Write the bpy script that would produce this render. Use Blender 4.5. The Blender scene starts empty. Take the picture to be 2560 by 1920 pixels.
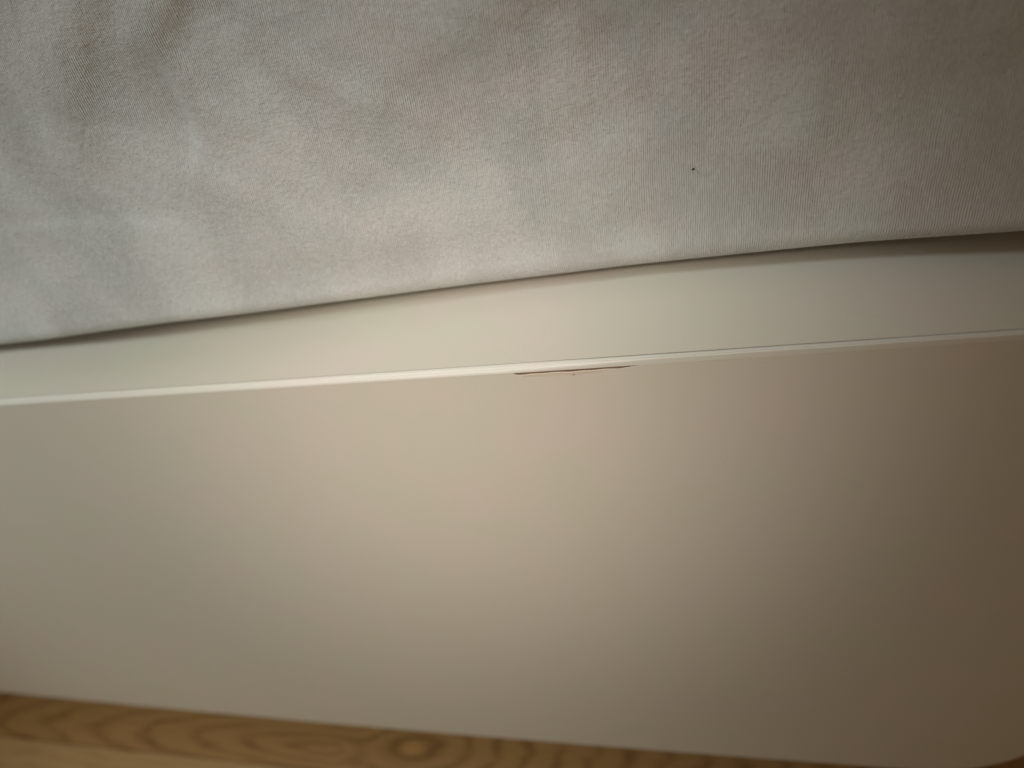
import bpy, bmesh, math, random
import numpy as np
from mathutils import Vector, Matrix

C = bpy.context.scene
COL = C.collection
ZT = 0.25                      # height of the rail's top above the floor (metres)

# ------------------------------------------------------------------ camera
cam_d = bpy.data.cameras.new("camera")
cam = bpy.data.objects.new("camera", cam_d)
COL.objects.link(cam)
right = Vector((0.94923281, 0.1917023, -0.2494139))
up = Vector((0.05682525, 0.6753232, 0.7353295))
fwd = Vector((-0.30939935, 0.71217189, -0.63014541))
m = Matrix((right, up, -fwd)).transposed().to_4x4()
m.translation = Vector((0.06473169, -0.15243419, 0.12919671 + ZT))
cam.matrix_world = m
cam_d.sensor_width = 36.0
cam_d.lens = 36.0 * 1971 / 2560
cam_d.clip_start = 0.01
cam_d.clip_end = 50.0
cam_d.dof.use_dof = True
focus_pt = Vector((0.018, 0.038, ZT + 0.047))
cam_d.dof.focus_distance = (focus_pt - m.translation).dot(fwd)
cam_d.dof.aperture_fstop = 7.5
C.camera = cam

# ------------------------------------------------------------------ light
w = bpy.data.worlds.new("World")
C.world = w
w.use_nodes = True
bg = w.node_tree.nodes["Background"]
bg.inputs[0].default_value = (1.0, 0.68, 0.385, 1)
bg.inputs[1].default_value = 0.150


def spot(name, loc, target, power, col, cone, blend, radius):
    d = bpy.data.lights.new(name, 'SPOT')
    d.energy = power
    d.color = col
    d.spot_size = math.radians(cone)
    d.spot_blend = blend
    d.shadow_soft_size = radius
    o = bpy.data.objects.new(name, d)
    COL.objects.link(o)
    o.location = loc
    dv = Vector(target) - Vector(loc)
    o.rotation_euler = dv.to_track_quat('-Z', 'Y').to_euler()
    return o


spot("left_key_spot", (-0.338, -0.501, ZT + 0.602), (-0.217, -0.016, ZT - 0.074), 13.7, (0.90, 1.0, 0.975), 39.7, 1.0, 0.09)  # added spot; its soft cone stands in for unseen light from the left
spot("warm_fill_spot", (0.151, -0.495, ZT + 0.42), (-0.072, 0.132, ZT - 0.13), 11.8, (1.0, 0.864, 0.745), 19.7, 1.0, 0.06)  # added warm fill with no visible source, brightens the rail's front
spot("upper_fill_spot", (-0.34, -0.279, ZT + 0.615), (0.099, 0.099, ZT - 0.107), 9.3, (0.757, 0.938, 1.0), 14.8, 1.0, 0.09)  # added narrow spot, unseen source, lifts the ledge and sheet from above

C.view_settings.view_transform = 'Standard'
C.view_settings.look = 'None'
C.view_settings.exposure = 0.0
C.view_settings.gamma = 1.0


# ------------------------------------------------------------------ helpers
def link_mesh(name, verts, faces, mat, parent=None, smooth=False):
    me = bpy.data.meshes.new(name)
    me.from_pydata([tuple(v) for v in verts], [], faces)
    me.update()
    if mat:
        me.materials.append(mat)
    if smooth:
        me.polygons.foreach_set("use_smooth", [True] * len(me.polygons))
    o = bpy.data.objects.new(name, me)
    COL.objects.link(o)
    if parent:
        o.parent = parent
    return o


def box(name, x0, x1, y0, y1, z0, z1, mat, parent=None, bev=0.0):
    bm = bmesh.new()
    bmesh.ops.create_cube(bm, size=1)
    for v in bm.verts:
        v.co = Vector((x0 + (v.co.x + .5) * (x1 - x0), y0 + (v.co.y + .5) * (y1 - y0), z0 + (v.co.z + .5) * (z1 - z0)))
    if bev:
        bmesh.ops.bevel(bm, geom=bm.edges[:], offset=bev, segments=1, affect='EDGES')
    me = bpy.data.meshes.new(name)
    bm.to_mesh(me)
    bm.free()
    me.materials.append(mat)
    o = bpy.data.objects.new(name, me)
    COL.objects.link(o)
    if parent:
        o.parent = parent
    return o


def empty(name, loc, label, cat):
    o = bpy.data.objects.new(name, None)
    COL.objects.link(o)
    o.location = loc
    o["label"] = label
    o["category"] = cat
    o.empty_display_size = 0.02
    return o


class NT:
    """small helper for node materials"""
    def __init__(self, name):
        self.m = bpy.data.materials.new(name)
        self.m.use_nodes = True
        self.t = self.m.node_tree
        self.bsdf = self.t.nodes["Principled BSDF"]
        geo = self.t.nodes.new("ShaderNodeNewGeometry")
        self.pos = geo.outputs["Position"]

    def node(self, typ, **kw):
        n = self.t.nodes.new(typ)
        for k, v in kw.items():
            setattr(n, k, v)
        return n

    def plug(self, sock, v):
        if isinstance(v, bpy.types.NodeSocket):
            self.t.links.new(v, sock)
        else:
            sock.default_value = v

    def math(self, op, a, b=0.0, c=0.0, clamp=False):
        n = self.node("ShaderNodeMath", operation=op, use_clamp=clamp)
        for i, v in enumerate((a, b, c)):
            self.plug(n.inputs[i], v)
        return n.outputs[0]

    def scaled(self, s, off=(0, 0, 0), rot=None):
        n = self.node("ShaderNodeMapping")
        src = self.pos
        if rot:
            r = self.node("ShaderNodeMapping")
            self.t.links.new(src, r.inputs[0])
            r.inputs[2].default_value = rot
            src = r.outputs[0]
        self.t.links.new(src, n.inputs[0])
        n.inputs[1].default_value = off
        n.inputs[3].default_value = s
        return n.outputs[0]

    def noise(self, vec, scale=1.0, detail=2.0, rough=0.5, dist=0.0):
        n = self.node("ShaderNodeTexNoise")
        self.t.links.new(vec, n.inputs["Vector"])
        n.inputs["Scale"].default_value = scale
        n.inputs["Detail"].default_value = detail
        n.inputs["Roughness"].default_value = rough
        n.inputs["Distortion"].default_value = dist
        return n

    def ramp(self, fac, stops):
        n = self.node("ShaderNodeValToRGB")
        self.plug(n.inputs[0], fac)
        e = n.color_ramp.elements
        while len(e) < len(stops):
            e.new(0.5)
        for i, (p, c) in enumerate(stops):
            e[i].position = p
            e[i].color = (*c, 1)
        return n.outputs[0]

    def mix(self, fac, a, b, mode='MIX'):
        n = self.node("ShaderNodeMix", data_type='RGBA', blend_type=mode)
        self.plug(n.inputs[0], fac)
        self.plug(n.inputs[6], a)
        self.plug(n.inputs[7], b)
        return n.outputs[2]

    def bump(self, height, strength, dist):
        n = self.node("ShaderNodeBump")
        self.plug(n.inputs["Height"], height)
        n.inputs["Strength"].default_value = strength
        n.inputs["Distance"].default_value = dist
        self.t.links.new(n.outputs[0], self.bsdf.inputs["Normal"])
        return n

    def set(self, col=None, rough=None, spec=None):
        if col is not None:
            self.plug(self.bsdf.inputs["Base Color"], col)
        if rough is not None:
            self.plug(self.bsdf.inputs["Roughness"], rough)
        if spec is not None:
            self.bsdf.inputs["Specular IOR Level"].default_value = spec
        return self.m


# ------------------------------------------------------------------ materials
def paint_material(name, base, rough):
    t = NT(name)
    big = t.noise(t.scaled((1, 1, 1)), 38, 2, 0.5)
    tint = t.ramp(big.outputs[0], [(0.35, (0.975, 1.008, 0.98)), (0.65, (1.022, 0.992, 1.008))])
    fine = t.noise(t.scaled((1, 1, 1)), 2300, 2, 0.6)
    speck = t.ramp(fine.outputs[0], [(0.3, (0.955, 0.955, 0.955)), (0.7, (1.03, 1.03, 1.03))])
    c = t.mix(1.0, (*base, 1), tint, 'MULTIPLY')
    c = t.mix(1.0, c, speck, 'MULTIPLY')
    orange = t.noise(t.scaled((1, 1, 1)), 700, 2, 0.5)
    t.bump(orange.outputs[0], 0.12, 0.0002)
    return t.set(c, rough, 0.35)


M_PAINT = paint_material("white_lacquer", (0.75, 0.71, 0.628), 0.42)
M_BAND = paint_material("edge_lacquer", (0.80, 0.78, 0.72), 0.33)
M_FLAKE = paint_material("lifted_lacquer", (0.90, 0.82, 0.70), 0.6)

t = NT("fibreboard_core")
n_ = t.noise(t.scaled((1, 1, 1)), 1800, 3, 0.6)
M_CORE = t.set(t.ramp(n_.outputs[0], [(0.3, (0.24, 0.14, 0.085)), (0.7, (0.38, 0.25, 0.165))]), 0.9, 0.1)


def cloth_material():
    t = NT("white_cotton")
    # warp threads run up the side, slightly uneven; finer weft across; napped, crumpled finish on top
    sep = t.node("ShaderNodeSeparateXYZ")
    t.t.links.new(t.pos, sep.inputs[0])
    lean = t.math('MULTIPLY', sep.outputs[2], 0.10)
    wander = t.noise(t.scaled((90, 90, 60)), 1.0, 2.0, 0.5)
    u = t.math('SUBTRACT', t.math('ADD', sep.outputs[0], t.math('MULTIPLY', wander.outputs[0], 0.0016)), lean)
    rib = t.math('MULTIPLY_ADD', t.math('SINE', t.math('MULTIPLY', u, 2 * math.pi / 0.00056)), 0.5, 0.5)
    warp = t.noise(t.scaled((2100, 300, 480), rot=(0, math.radians(5), 0)), 1.0, 1.5, 0.5)
    weft = t.noise(t.scaled((560, 300, 1900)), 1.0, 1.0, 0.5)
    nap = t.noise(t.scaled((980, 700, 900)), 1.0, 3.0, 0.55)
    lump = t.noise(t.scaled((520, 500, 430)), 1.0, 2.0, 0.5)
    patch = t.noise(t.scaled((60, 60, 60)), 1.0, 2.0, 0.5)
    where = t.ramp(t.noise(t.scaled((38, 38, 30), (0.35, 0, 0.2)), 1.0, 1.0, 0.5).outputs[0], [(0.36, (0.35, 0.35, 0.35)), (0.55, (1, 1, 1))])
    ribs = t.math('MULTIPLY', rib, where)
    h = t.math('MULTIPLY', warp.outputs[0], 0.50)
    h = t.math('ADD', h, t.math('MULTIPLY', weft.outputs[0], 0.36))
    h = t.math('ADD', h, t.math('MULTIPLY', nap.outputs[0], 0.62))
    h = t.math('ADD', h, t.math('MULTIPLY', lump.outputs[0], 0.80))
    h = t.math('ADD', h, t.math('MULTIPLY', ribs, 0.52))
    t.bump(h, 1.0, 0.00038)
    shade = t.ramp(t.math('ADD', t.math('MULTIPLY', ribs, 0.40), t.math('MULTIPLY', warp.outputs[0], 0.8)), [(0.3, (0.89, 0.89, 0.88)), (0.85, (1.05, 1.05, 1.05))])
    tint = t.ramp(patch.outputs[0], [(0.35, (0.985, 1.007, 1.0)), (0.65, (1.015, 0.993, 0.99))])
    col = t.mix(1.0, (0.722, 0.738, 0.745, 1), shade, 'MULTIPLY')
    col = t.mix(1.0, col, tint, 'MULTIPLY')
    t.bsdf.inputs["Sheen Weight"].default_value = 0.15
    t.bsdf.inputs["Sheen Roughness"].default_value = 0.5
    return t.set(col, 0.95, 0.1)


M_CLOTH = cloth_material()


def oak_material(name, light, dark, knot=False, seed=0.0):
    t = NT(name)
    sep = t.node("ShaderNodeSeparateXYZ")
    t.t.links.new(t.pos, sep.inputs[0])
    x, y = sep.outputs[0], sep.outputs[1]
    wob = t.noise(t.scaled((18, 70, 1), (seed, seed * 2, 0)), 1.0, 3, 0.55)
    wv = t.math('SUBTRACT', wob.outputs[0], 0.5)
    if knot:
        # long nested ellipses (cathedral grain) left of a knot
        ex = t.math('MULTIPLY', t.math('ADD', x, 0.160), 0.118)
        ey = t.math('ADD', y, 0.0045)
        f2 = t.math('SQRT', t.math('ADD', t.math('MULTIPLY', ex, ex), t.math('MULTIPLY', ey, ey)))
        f2 = t.math('DIVIDE', f2, 0.0041)
        kx = t.math('MULTIPLY', t.math('ADD', x, 0.1195), 0.80)
        ky = t.math('ADD', y, 0.0008)
        ky = t.math('MULTIPLY', t.math('ADD', ky, t.math('MULTIPLY', kx, -0.12)), 1.55)
        dk = t.math('SQRT', t.math('ADD', t.math('MULTIPLY', kx, kx), t.math('MULTIPLY', ky, ky)))
        f1 = t.math('ADD', t.math('DIVIDE', dk, 0.0135), 0.0)
        wgt = t.math('SUBTRACT', 1.0, t.math('SMOOTH_MIN', t.math('MULTIPLY', t.math('POWER', t.math('DIVIDE', dk, 0.034), 4.0), 1.0), 1.0, 0.1), clamp=True)
        # to the right of the knot the rings open into slanted arcs
        rgt = t.math('GREATER_THAN', x, -0.105)
        wgt = t.math('MAXIMUM', wgt, rgt)
        F = t.math('ADD', t.math('MULTIPLY', f1, wgt), t.math('MULTIPLY', f2, t.math('SUBTRACT', 1.0, wgt)))
        w2 = t.noise(t.scaled((60, 260, 1), (seed, 5, 0)), 1.0, 2, 0.5)
        F = t.math('ADD', F, t.math('MULTIPLY', wv, 1.3))
        F = t.math('ADD', F, t.math('MULTIPLY', t.math('SUBTRACT', w2.outputs[0], 0.5), 0.5))
    else:
        F = t.math('DIVIDE', t.math('ADD', y, t.math('MULTIPLY', x, 0.02)), 0.006)
        F = t.math('ADD', F, t.math('MULTIPLY', wv, 3.0))
    fr = t.math('FRACT', F)
    ring = t.ramp(fr, [(0.0, light), (0.38, light), (0.66, dark), (0.72, dark), (0.95, light)])
    vary = t.noise(t.scaled((30, 90, 1), (seed, 1, 0)), 1.0, 2, 0.5)
    ring = t.mix(t.ramp(vary.outputs[0], [(0.35, (0.0, 0.0, 0.0)), (0.7, (0.75, 0.75, 0.75))]), ring, (*light, 1))
    if knot:
        kk = t.ramp(t.math('DIVIDE', t.math('ADD', dk, t.math('MULTIPLY', wv, 0.003)), 0.02), [(0.0, (1.2, 1.18, 1.12)), (0.16, (1.15, 1.12, 1.05)), (0.36, (0.80, 0.77, 0.72)), (0.6, (0.86, 0.84, 0.80)), (0.85, (1, 1, 1))])
        ring = t.mix(1.0, ring, kk, 'MULTIPLY')
    fib = t.noise(t.scaled((35, 1400, 1)), 1.0, 3, 0.6)
    fibc = t.ramp(fib.outputs[0], [(0.3, (0.80, 0.80, 0.80)), (0.7, (1.1, 1.1, 1.1))])
    col = t.mix(1.0, ring, fibc, 'MULTIPLY')
    t.bump(fib.outputs[0], 0.15, 0.0003)
    return t.set(col, 0.42, 0.4)


M_OAK_KNOT = oak_material("oak_with_knot", (0.40, 0.225, 0.084), (0.25, 0.125, 0.040), True, 3.1)
M_OAK_PALE = oak_material("pale_oak", (0.48, 0.305, 0.138), (0.42, 0.25, 0.105), False, 7.7)
M_OAK = oak_material("oak", (0.38, 0.22, 0.095), (0.26, 0.14, 0.05), False, 12.3)

t = NT("subfloor")
M_SUB = t.set((0.05, 0.035, 0.02, 1), 0.9, 0.1)

# ------------------------------------------------------------------ floor
floor = box("floor", -1.6, 1.4, -1.2, 1.6, -0.03, -0.0145, M_SUB)
floor["kind"] = "structure"
random.seed(4)
PW = 0.185
edge0 = -0.0158
plank_meshes = {}
for r in range(-6, 8):
    y0 = edge0 + r * PW
    offs = {0: -0.75, -1: -0.45}.get(r, random.uniform(-1.2, -0.2))
    xs = [-1.6]
    xx = offs
    while xx < 1.4:
        if xx > -1.55:
            xs.append(xx)
        xx += 1.25
    xs.append(1.4)
    for a, b in zip(xs[:-1], xs[1:]):
        mt = M_OAK_KNOT if r == 0 else (M_OAK_PALE if (r == -1 or random.random() < .3) else M_OAK)
        box("plank", a + .0002, b - .0002, y0 + .0002, y0 + PW - .0002, -0.0144, 0.0 - random.uniform(0, .0002), mt, floor, 0.0006)

# ------------------------------------------------------------------ bed frame
bed = empty("bed_frame", (-0.4, 0.02, 0.0), "white lacquered bed side rail with a chipped top edge, above the wooden floor", "bed frame")
bed_off = Vector((0.4, -0.02, 0.0))


def under(o, p):
    o.parent = p
    o.matrix_parent_inverse = p.matrix_basis.inverted()
    return o


XL, XC, RC = -0.95, 0.1095, 0.045
XR = XC + RC
TH = 0.045


def z_bottom(x):
    # the bottom edge, very slightly bowed, with a rounded corner at the right end
    z = -0.2312 + 0.0042 * min(1.0, abs(x + 0.14) / 0.25) ** 2
    if x > XC:
        d = min(x - XC, RC)
        z += RC - math.sqrt(max(RC * RC - d * d, 0))
    return z


BR = 0.0019            # radius of the edge band
CH0, CH1 = -0.0003, 0.0334   # chipped stretch


def chip_gap(x):
    """depth of the open seam under the edge band"""
    if x <= CH0 or x >= CH1:
        return 0.0
    u = (x - CH0) / (CH1 - CH0)
    g = min(1.0, u / 0.03) ** 0.6 * min(1.0, (1 - u) / 0.16) ** 0.6
    return 0.00085 * g * (0.85 + 0.15 * math.sin(u * 23) * math.sin(u * 9 + 1))


xs = list(np.linspace(XL, CH0 - .01, 60)) + list(np.linspace(CH0 - .0095, CH1 + .006, 170)) + list(np.linspace(CH1 + .008, XC - .001, 30)) + [XC + RC * math.sin(a) for a in np.linspace(0, math.pi / 2, 26)]
nx = len(xs)
V, F = [], []
# rings of the cross-section: top back, top front, seam inside, front top, front bottom, bottom back
for x in xs:
    zb = z_bottom(x)
    zf = -BR - chip_gap(x)
    sec = [(TH, 0.0), (BR, 0.0), (BR, -BR + .0001), (BR - .0004, zf), (0.00003, zf), (0.0, zf - .00003)]
    for k in (.12, .3, .5, .7, .88):
        sec.append((0.0, zf + (zb - zf) * k))
    sec += [(0.0, zb + .0012), (0.0012, zb), (TH - .0012, zb), (TH, zb + .0012)]
    for (yy, zz) in sec:
        V.append((x, yy, zz + ZT))
ns = len(sec)
for i in range(nx - 1):
    for k in range(ns):
        a, b = i * ns + k, i * ns + (k + 1) % ns
        F.append((a, b, b + ns, a + ns))
F.append(tuple(range(ns))[::-1])
F.append(tuple((nx - 1) * ns + k for k in range(ns)))
rail = link_mesh("side_rail", V, F, M_PAINT, None)
bm = bmesh.new(); bm.from_mesh(rail.data); bmesh.ops.recalc_face_normals(bm, faces=bm.faces); bm.to_mesh(rail.data); bm.free()
under(rail, bed)

# edge band: a rounded strip with a hairline joint along its middle
V, F = [], []
bx = list(np.linspace(XL, CH0 - .01, 50)) + list(np.linspace(CH0 - .0095, CH1 + .006, 160)) + list(np.linspace(CH1 + .008, XR, 40))
prof = []
for k in range(14):
    a = math.pi / 2 * min(k, 12) / 12
    rr = BR + 0.00003
    if k == 7:
        rr -= 0.00014
    prof.append((BR - rr * math.sin(a) if k else BR, -BR + rr * math.cos(a)))
prof[12] = (prof[12][0], -BR + .00008)
random.seed(9)
# further right the strip stands square: flat on top, a hairline groove, a tight corner
sq = [(BR, 0.0), (.0013, .00003), (.0010, .00003), (.00088, .00002), (.00074, -.00009), (.00060, .00001), (.00030, .00001), (.00014, .00001),
      (.00006, -.00002), (.00002, -.00007), (.00001, -.00016), (.00001, -.0010), (.00001, -.0018), (.00001, -BR)]
for x in bx:
    wob = 0.00003 * math.sin(x * 210) + 0.00002 * math.sin(x * 533 + 1)
    q = min(1.0, max(0.0, (x + 0.004) / 0.05))
    q = q * q * (3 - 2 * q)
    for k, (ya, za) in enumerate(prof):
        yy, zz = ya + (sq[k][0] - ya) * q, za + (sq[k][1] - za) * q
        V.append((x, yy + wob * (0.4 if k else 0), zz + ZT + (wob if 0 < k < 11 else 0)))
    V.append((x, 0.0010, -BR - .00002 + ZT))
    V.append((x, 0.0017, -0.0004 + ZT))
npf = len(prof) + 2
for i in range(len(bx) - 1):
    for k in range(npf):
        a, b = i * npf + k, i * npf + (k + 1) % npf
        F.append((a, b, b + npf, a + npf))
F.append(tuple(range(npf))[::-1]); F.append(tuple((len(bx) - 1) * npf + k for k in range(npf)))
band = link_mesh("edge_band", V, F, M_BAND)
bm = bmesh.new(); bm.from_mesh(band.data); bmesh.ops.recalc_face_normals(bm, faces=bm.faces); bm.to_mesh(band.data); bm.free()
band.data.polygons.foreach_set("use_smooth", [True] * len(band.data.polygons))
band["label"] = "rounded white edge strip catching the light, with a hairline joint"
under(band, bed)

# the chip: open seam with dark core, a lifted pale flake below it and a small nick
V, F = [], []
cxs = np.linspace(CH0, CH1, 90)
for x in cxs:
    g = chip_gap(x)
    V += [(x, .00145, -BR + .00002 + ZT), (x, .0012, -BR - g + .00004 + ZT), (x, .00016, -BR - g + .00004 + ZT)]
for i in range(len(cxs) - 1):
    for k in range(2):
        a = i * 3 + k
        F.append((a, a + 1, a + 4, a + 3))
core = link_mesh("exposed_core", V, F, M_CORE)
core["label"] = "dark open seam of raw fibreboard under the edge strip"
under(core, bed)

V, F = [], []
fx = np.linspace(CH0 + .0004, CH0 + .0262, 80)
NR = 6
for x in fx:
    u = (x - fx[0]) / (fx[-1] - fx[0])
    top = -BR - chip_gap(x) - .00002
    ht = 0.00115 * (min(1, u / .45) ** .7) * min(1, (1 - u) / .5) ** .8 + .00035 * min(1, u / .05) * min(1, (1 - u) / .05)
    ht *= 1 + .06 * math.sin(u * 41) + .05 * math.sin(u * 97 + 2)
    for k in range(NR):
        q = k / (NR - 1)
        lift = 0.00026 * (1 - q) ** 1.5 * min(1, 6 * u) * min(1, 6 * (1 - u)) + .00001
        V.append((x, -lift if k < NR - 1 else 0.00005, top - ht * q + ZT))
    V.append((x, 0.0002, top - ht * .5 + ZT))
nk = NR + 1
for i in range(len(fx) - 1):
    for k in range(nk):
        a, b = i * nk + k, i * nk + (k + 1) % nk
        F.append((a, b, b + nk, a + nk))
flake = link_mesh("lifted_flake", V, F, M_FLAKE)
bm = bmesh.new(); bm.from_mesh(flake.data); bmesh.ops.recalc_face_normals(bm, faces=bm.faces); bm.to_mesh(flake.data); bm.free()
flake["label"] = "pale sliver of lacquer lifted below the dark seam"
under(flake, bed)

bm = bmesh.new()
bmesh.ops.create_icosphere(bm, subdivisions=2, radius=1)
for v in bm.verts:
    q = v.co.copy()
    k = 1 + .25 * math.sin(q.x * 7 + q.z * 5)
    v.co = Vector((0.0162 + q.x * .00058 * k, -.00004 + q.y * .00008, -0.0036 + q.z * .00017 * k + q.x * .00012 + ZT))
me = bpy.data.meshes.new("nick"); bm.to_mesh(me); bm.free(); me.materials.append(M_CORE)
nick = bpy.data.objects.new("nick", me); COL.objects.link(nick)
nick["label"] = "tiny dark nick below the lifted sliver"
under(nick, bed)

# what carries the mattress behind the rail
base = box("slat_base", XL + .05, XR - .03, TH + .003, 0.95, ZT - .045, ZT - .004, M_PAINT)
under(base, bed)
for lx in (-0.80, 0.02):
    lg = box("leg", lx - .03, lx + .03, 0.075, 0.135, 0.001, ZT - .0455, M_PAINT, None, .002)
    under(lg, bed)

# ------------------------------------------------------------------ mattress in its sheet
mat_root = empty("mattress", (-0.4, 0.5, ZT), "mattress in a crumpled off-white cotton sheet bulging over the white rail", "mattress")
LIP = np.array([
    (-0.95, 0.0280, .0060), (-0.40, 0.0275, .0060), (-0.1952, 0.0266, 0.0065), (-0.1744, 0.0261, 0.007), (-0.1605, 0.025, 0.0083), (-0.1352, 0.0249, 0.0093), (-0.1174, 0.0262, 0.009), (-0.0879, 0.0287, 0.0078), (-0.0648, 0.0319, 0.0065), (-0.049, 0.034, 0.0056), (-0.0301, 0.0362, 0.0047), (-0.0189, 0.0375, 0.0042), (-0.0032, 0.0385, 0.0038), (0.0319, 0.0396, 0.0038), (0.072, 0.0376, 0.005), (0.0886, 0.0359, 0.006), (0.1235, 0.0304, 0.008), 
    (0.20, 0.0270, .0090), (0.40, 0.025, .009)])
SX = np.concatenate([np.linspace(-0.95, -0.29, 60, endpoint=False), np.linspace(-0.29, 0.17, 620), np.linspace(0.172, 0.40, 40)])


def smooth_interp(x, xp, fp, width=.006):
    acc = 0
    for o_, g_ in ((-1, .25), (-.5, .5), (0, .7), (.5, .5), (1, .25)):
        acc = acc + g_ * np.interp(x + o_ * width, xp, fp)
    return acc / 2.2


LY = smooth_interp(SX, LIP[:, 0], LIP[:, 1])
LG = smooth_interp(SX, LIP[:, 0], LIP[:, 2])
R = 0.007
# profile rows: under side, lip arc, side
rows = []
for yy in (0.45, 0.20, 0.09, 0.05, 0.02, 0.008):
    rows.append(('u', yy))
for a in np.linspace(0, math.pi / 2, 14):
    rows.append(('a', a))
for zz in np.concatenate([np.linspace(.0008, 0.112, 190), np.linspace(.113, .150, 14)]):
    rows.append(('s', zz))
for a in np.linspace(0.1, math.pi / 2, 12):
    rows.append(('t', a))
for yy in (.05, .12, .3, .5, .9):
    rows.append(('f', yy))


def seg_step(X, Z, pts, amp, wid, decay, fade):
    """crease along a polyline: the cloth steps out by amp on the left-hand side of the line"""
    best = np.full(X.shape, 1e9)
    sd = np.zeros(X.shape)
    along = np.zeros(X.shape)
    total = sum(math.dist(p, q) for p, q in zip(pts[:-1], pts[1:]))
    run = 0.0
    nseg = len(pts) - 1
    for i, ((x0, z0), (x1, z1)) in enumerate(zip(pts[:-1], pts[1:])):
        L = math.dist((x0, z0), (x1, z1))
        ux, uz = (x1 - x0) / L, (z1 - z0) / L
        ov = (X - x0) * ux + (Z - z0) * uz
        tt = np.clip(ov, -9 if i == 0 else 0, 9 if i == nseg - 1 else L)
        dx, dz = X - x0 - tt * ux, Z - z0 - tt * uz
        d = np.hypot(dx, dz)
        s = np.where(ux * (Z - z0) - uz * (X - x0) >= 0, d, -d)
        k = d < best
        sd = np.where(k, s, sd); best = np.where(k, d, best); along = np.where(k, run + tt, along)
        run += L
    e = np.minimum(along, total - along)
    f = 1 / (1 + np.exp(-(e - fade * .2) / (fade * .35)))
    st = 1 / (1 + np.exp(-sd / (wid * .35)))
    st = st * np.exp(-np.maximum(sd, 0) / decay)
    return amp * st * f


rng = np.random.RandomState(5)
NS = len(SX)
Vv = np.zeros((len(rows), NS, 3))
SIDE_H = 0.150
for ri, (k, p) in enumerate(rows):
    if k == 'u':
        y = LY + p; z = LG + 0 * LY
    elif k == 'a':
        y = LY - R * math.sin(p); z = LG + R - R * math.cos(p)
    elif k == 's':
        y = LY - R; z = LG + R + p
    elif k == 't':
        rt = .02
        y = LY - R + rt - rt * math.cos(p); z = LG + R + SIDE_H + rt * math.sin(p)
    else:
        y = LY - R + p; z = LG + R + SIDE_H + .02
    Vv[ri, :, 0] = SX; Vv[ri, :, 1] = y; Vv[ri, :, 2] = z
Xg, Zg = Vv[:, :, 0], Vv[:, :, 2]
side = np.array([1.0 if k == 's' else (min(1, p / (math.pi / 2)) if k == 'a' else 0.0 if k in 'u' else 0.4) for k, p in rows])[:, None]
hgt = np.clip(Zg - .012, 0, .2)
# the side straightens: the waviness of the lip dies out upwards
lip_mean = 0.030
blend = np.clip(hgt / .055, 0, 1)
blend = blend * blend * (3 - 2 * blend)
Vv[:, :, 1] += side * blend * (lip_mean - LY)[None, :] * .30
# overall lean and belly
Vv[:, :, 1] += side * (hgt * .13)
H = np.zeros_like(Xg)
FOLDS = [
    # (polyline, amp, width, decay, fade)
    ([(-0.118, 0.066), (-0.098, 0.0930), (-0.076, 0.116)], .0022, .0085, .020, .022),
    ([(-0.084, 0.085), (-0.046, 0.115)], .0017, .0060, .016, .010),
    ([(-0.086, 0.056), (-0.081, 0.0635), (-0.080, 0.0740), (-0.081, 0.084)], -.0010, .0026, .012, .010),
    ([(-0.20, 0.051), (-0.130, 0.0490), (-0.101, 0.0435), (-0.094, 0.0430)], -.00045, .0030, .010, .008),
    ([(-0.030, 0.056), (-0.020, 0.0680), (0.004, 0.0740), (0.026, 0.0800), (0.050, 0.092)], .0018, .0100, .030, .008),
    ([(0.000, 0.066), (0.028, 0.0700), (0.052, 0.0760)], .0005, .005, .012, .008),
    ([(-0.050, 0.040), (-0.010, 0.0530), (0.020, 0.0580)], .00035, .007, .02, .01),
    ([(0.060, 0.045), (0.085, 0.0520), (0.120, 0.0500)], .0004, .006, .02, .01),
]
for fpts, a_, w_, d_, f_ in FOLDS:
    H += 2.3 * seg_step(Xg, Zg, fpts, a_, w_ * 1.1, d_ * 1.2, f_)
for i in range(46):
    lam = 10 ** rng.uniform(math.log10(.004), math.log10(.035))
    ang = rng.uniform(0, math.pi)
    kx, kz = math.cos(ang) * 2 * math.pi / lam, math.sin(ang) * 2 * math.pi / lam
    # crumples come in patches
    px, pz, pr = rng.uniform(-.16, .15), rng.uniform(0.02, .12), rng.uniform(.02, .06)
    env = np.exp(-(((Xg - px) ** 2 + (Zg - pz) ** 2) / pr ** 2))
    H += lam * .0085 * np.sin(kx * Xg + kz * Zg + rng.uniform(0, 6.3)) * env
calm = np.clip((Zg - .010) / .030, 0, 1)
Vv[:, :, 1] -= side * H * calm
belly_start = np.clip((Zg - .007) / .022, 0, 1)
belly = .0022 * np.exp(-((Xg + .020) / .065) ** 2) * np.exp(-((Zg - .029) / .017) ** 2) * belly_start ** 2 * (3 - 2 * belly_start)
Vv[:, :, 1] -= side * belly
verts = Vv.reshape(-1, 3).copy()
verts[:, 2] += ZT
nr = len(rows)
idx = np.arange(nr * NS).reshape(nr, NS)
faces = np.stack([idx[:-1, :-1], idx[1:, :-1], idx[1:, 1:], idx[:-1, 1:]], -1).reshape(-1, 4)
me = bpy.data.meshes.new("fitted_sheet")
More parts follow.
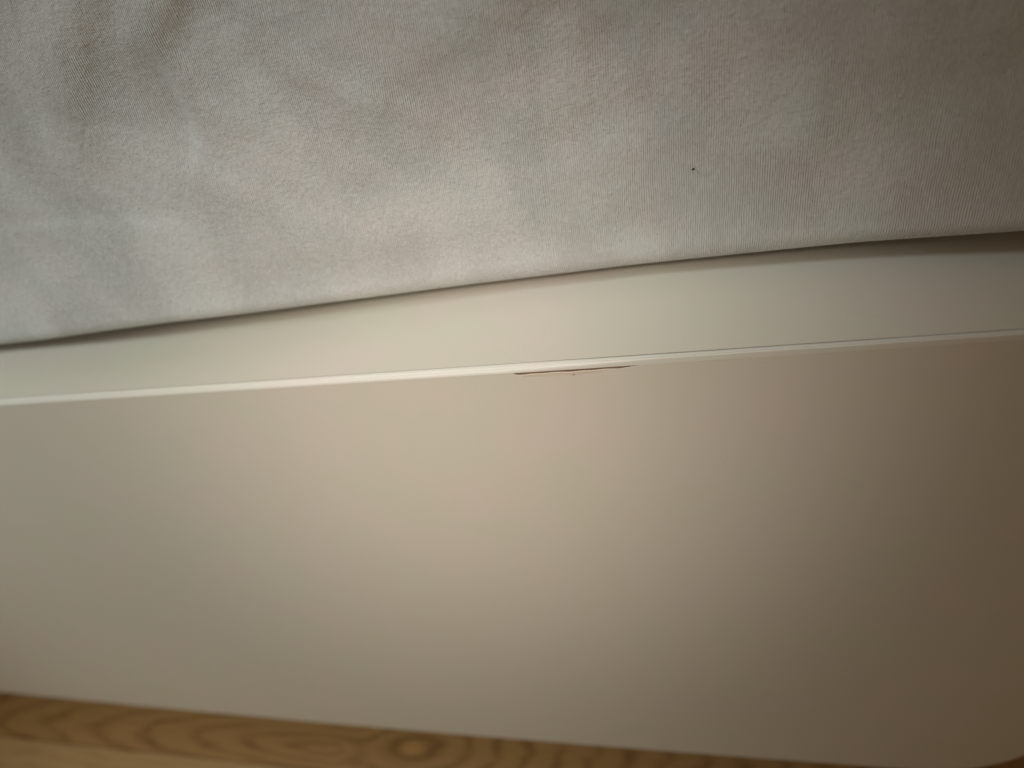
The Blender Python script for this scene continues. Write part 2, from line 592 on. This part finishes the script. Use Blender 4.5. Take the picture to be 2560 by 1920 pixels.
me.from_pydata(verts.tolist(), [], faces.tolist())
me.update()
bm = bmesh.new(); bm.from_mesh(me); bmesh.ops.recalc_face_normals(bm, faces=bm.faces); bm.to_mesh(me); bm.free()
me.materials.append(M_CLOTH)
me.polygons.foreach_set("use_smooth", [True] * len(me.polygons))
sheet = bpy.data.objects.new("fitted_sheet", me)
COL.objects.link(sheet)
under(sheet, mat_root)


# black speck on the sheet, with a hair-thin tail
def sheet_y(x, z):
    i = int(np.argmin(np.abs(SX - x)))
    col = Vv[:, i, :]
    sel = [ri for ri, (k, p) in enumerate(rows) if k == 's']
    return float(np.interp(z, col[sel, 2], col[sel, 1]))


sx, sz = 0.0498, 0.0332
bm = bmesh.new()
bmesh.ops.create_icosphere(bm, subdivisions=3, radius=1)
for v in bm.verts:
    q = v.co.copy()
    k = 1 + .25 * math.sin(q.x * 4 + 1) * math.cos(q.z * 5)
    v.co = Vector((q.x * .00034 * k + q.z * .00010, q.y * .00016, q.z * .00024 * k + q.x * .00012))
y0 = sheet_y(sx, sz)
tail = [(0.0003, -.0001), (.0007, -.0003), (.0011, -.0009), (.0015, -.0013)]
prev = None
for (tx, tz) in tail:
    yy = sheet_y(sx + tx, sz + tz) - y0
    ring = [bm.verts.new((tx + 0.000022 * math.cos(a), yy + .00002 * math.sin(a) - .00003, tz + .000022 * math.sin(a))) for a in (0, 2.1, 4.2)]
    if prev:
        for k in range(3):
            bm.faces.new((prev[k], prev[(k + 1) % 3], ring[(k + 1) % 3], ring[k]))
    prev = ring
me = bpy.data.meshes.new("speck"); bm.to_mesh(me); bm.free()
t = NT("dark_lint"); n_ = t.noise(t.scaled((1, 1, 1)), 3000, 2, .5)
me.materials.append(t.set(t.ramp(n_.outputs[0], [(.3, (.008, .006, .005)), (.7, (.03, .022, .017))]), .8, .2))
speck = bpy.data.objects.new("speck", me)
COL.objects.link(speck)
speck.location = (sx, y0 - .00012, sz + ZT)
speck["label"] = "tiny black speck with a hair-thin tail stuck to the off-white sheet"
speck["category"] = "speck"
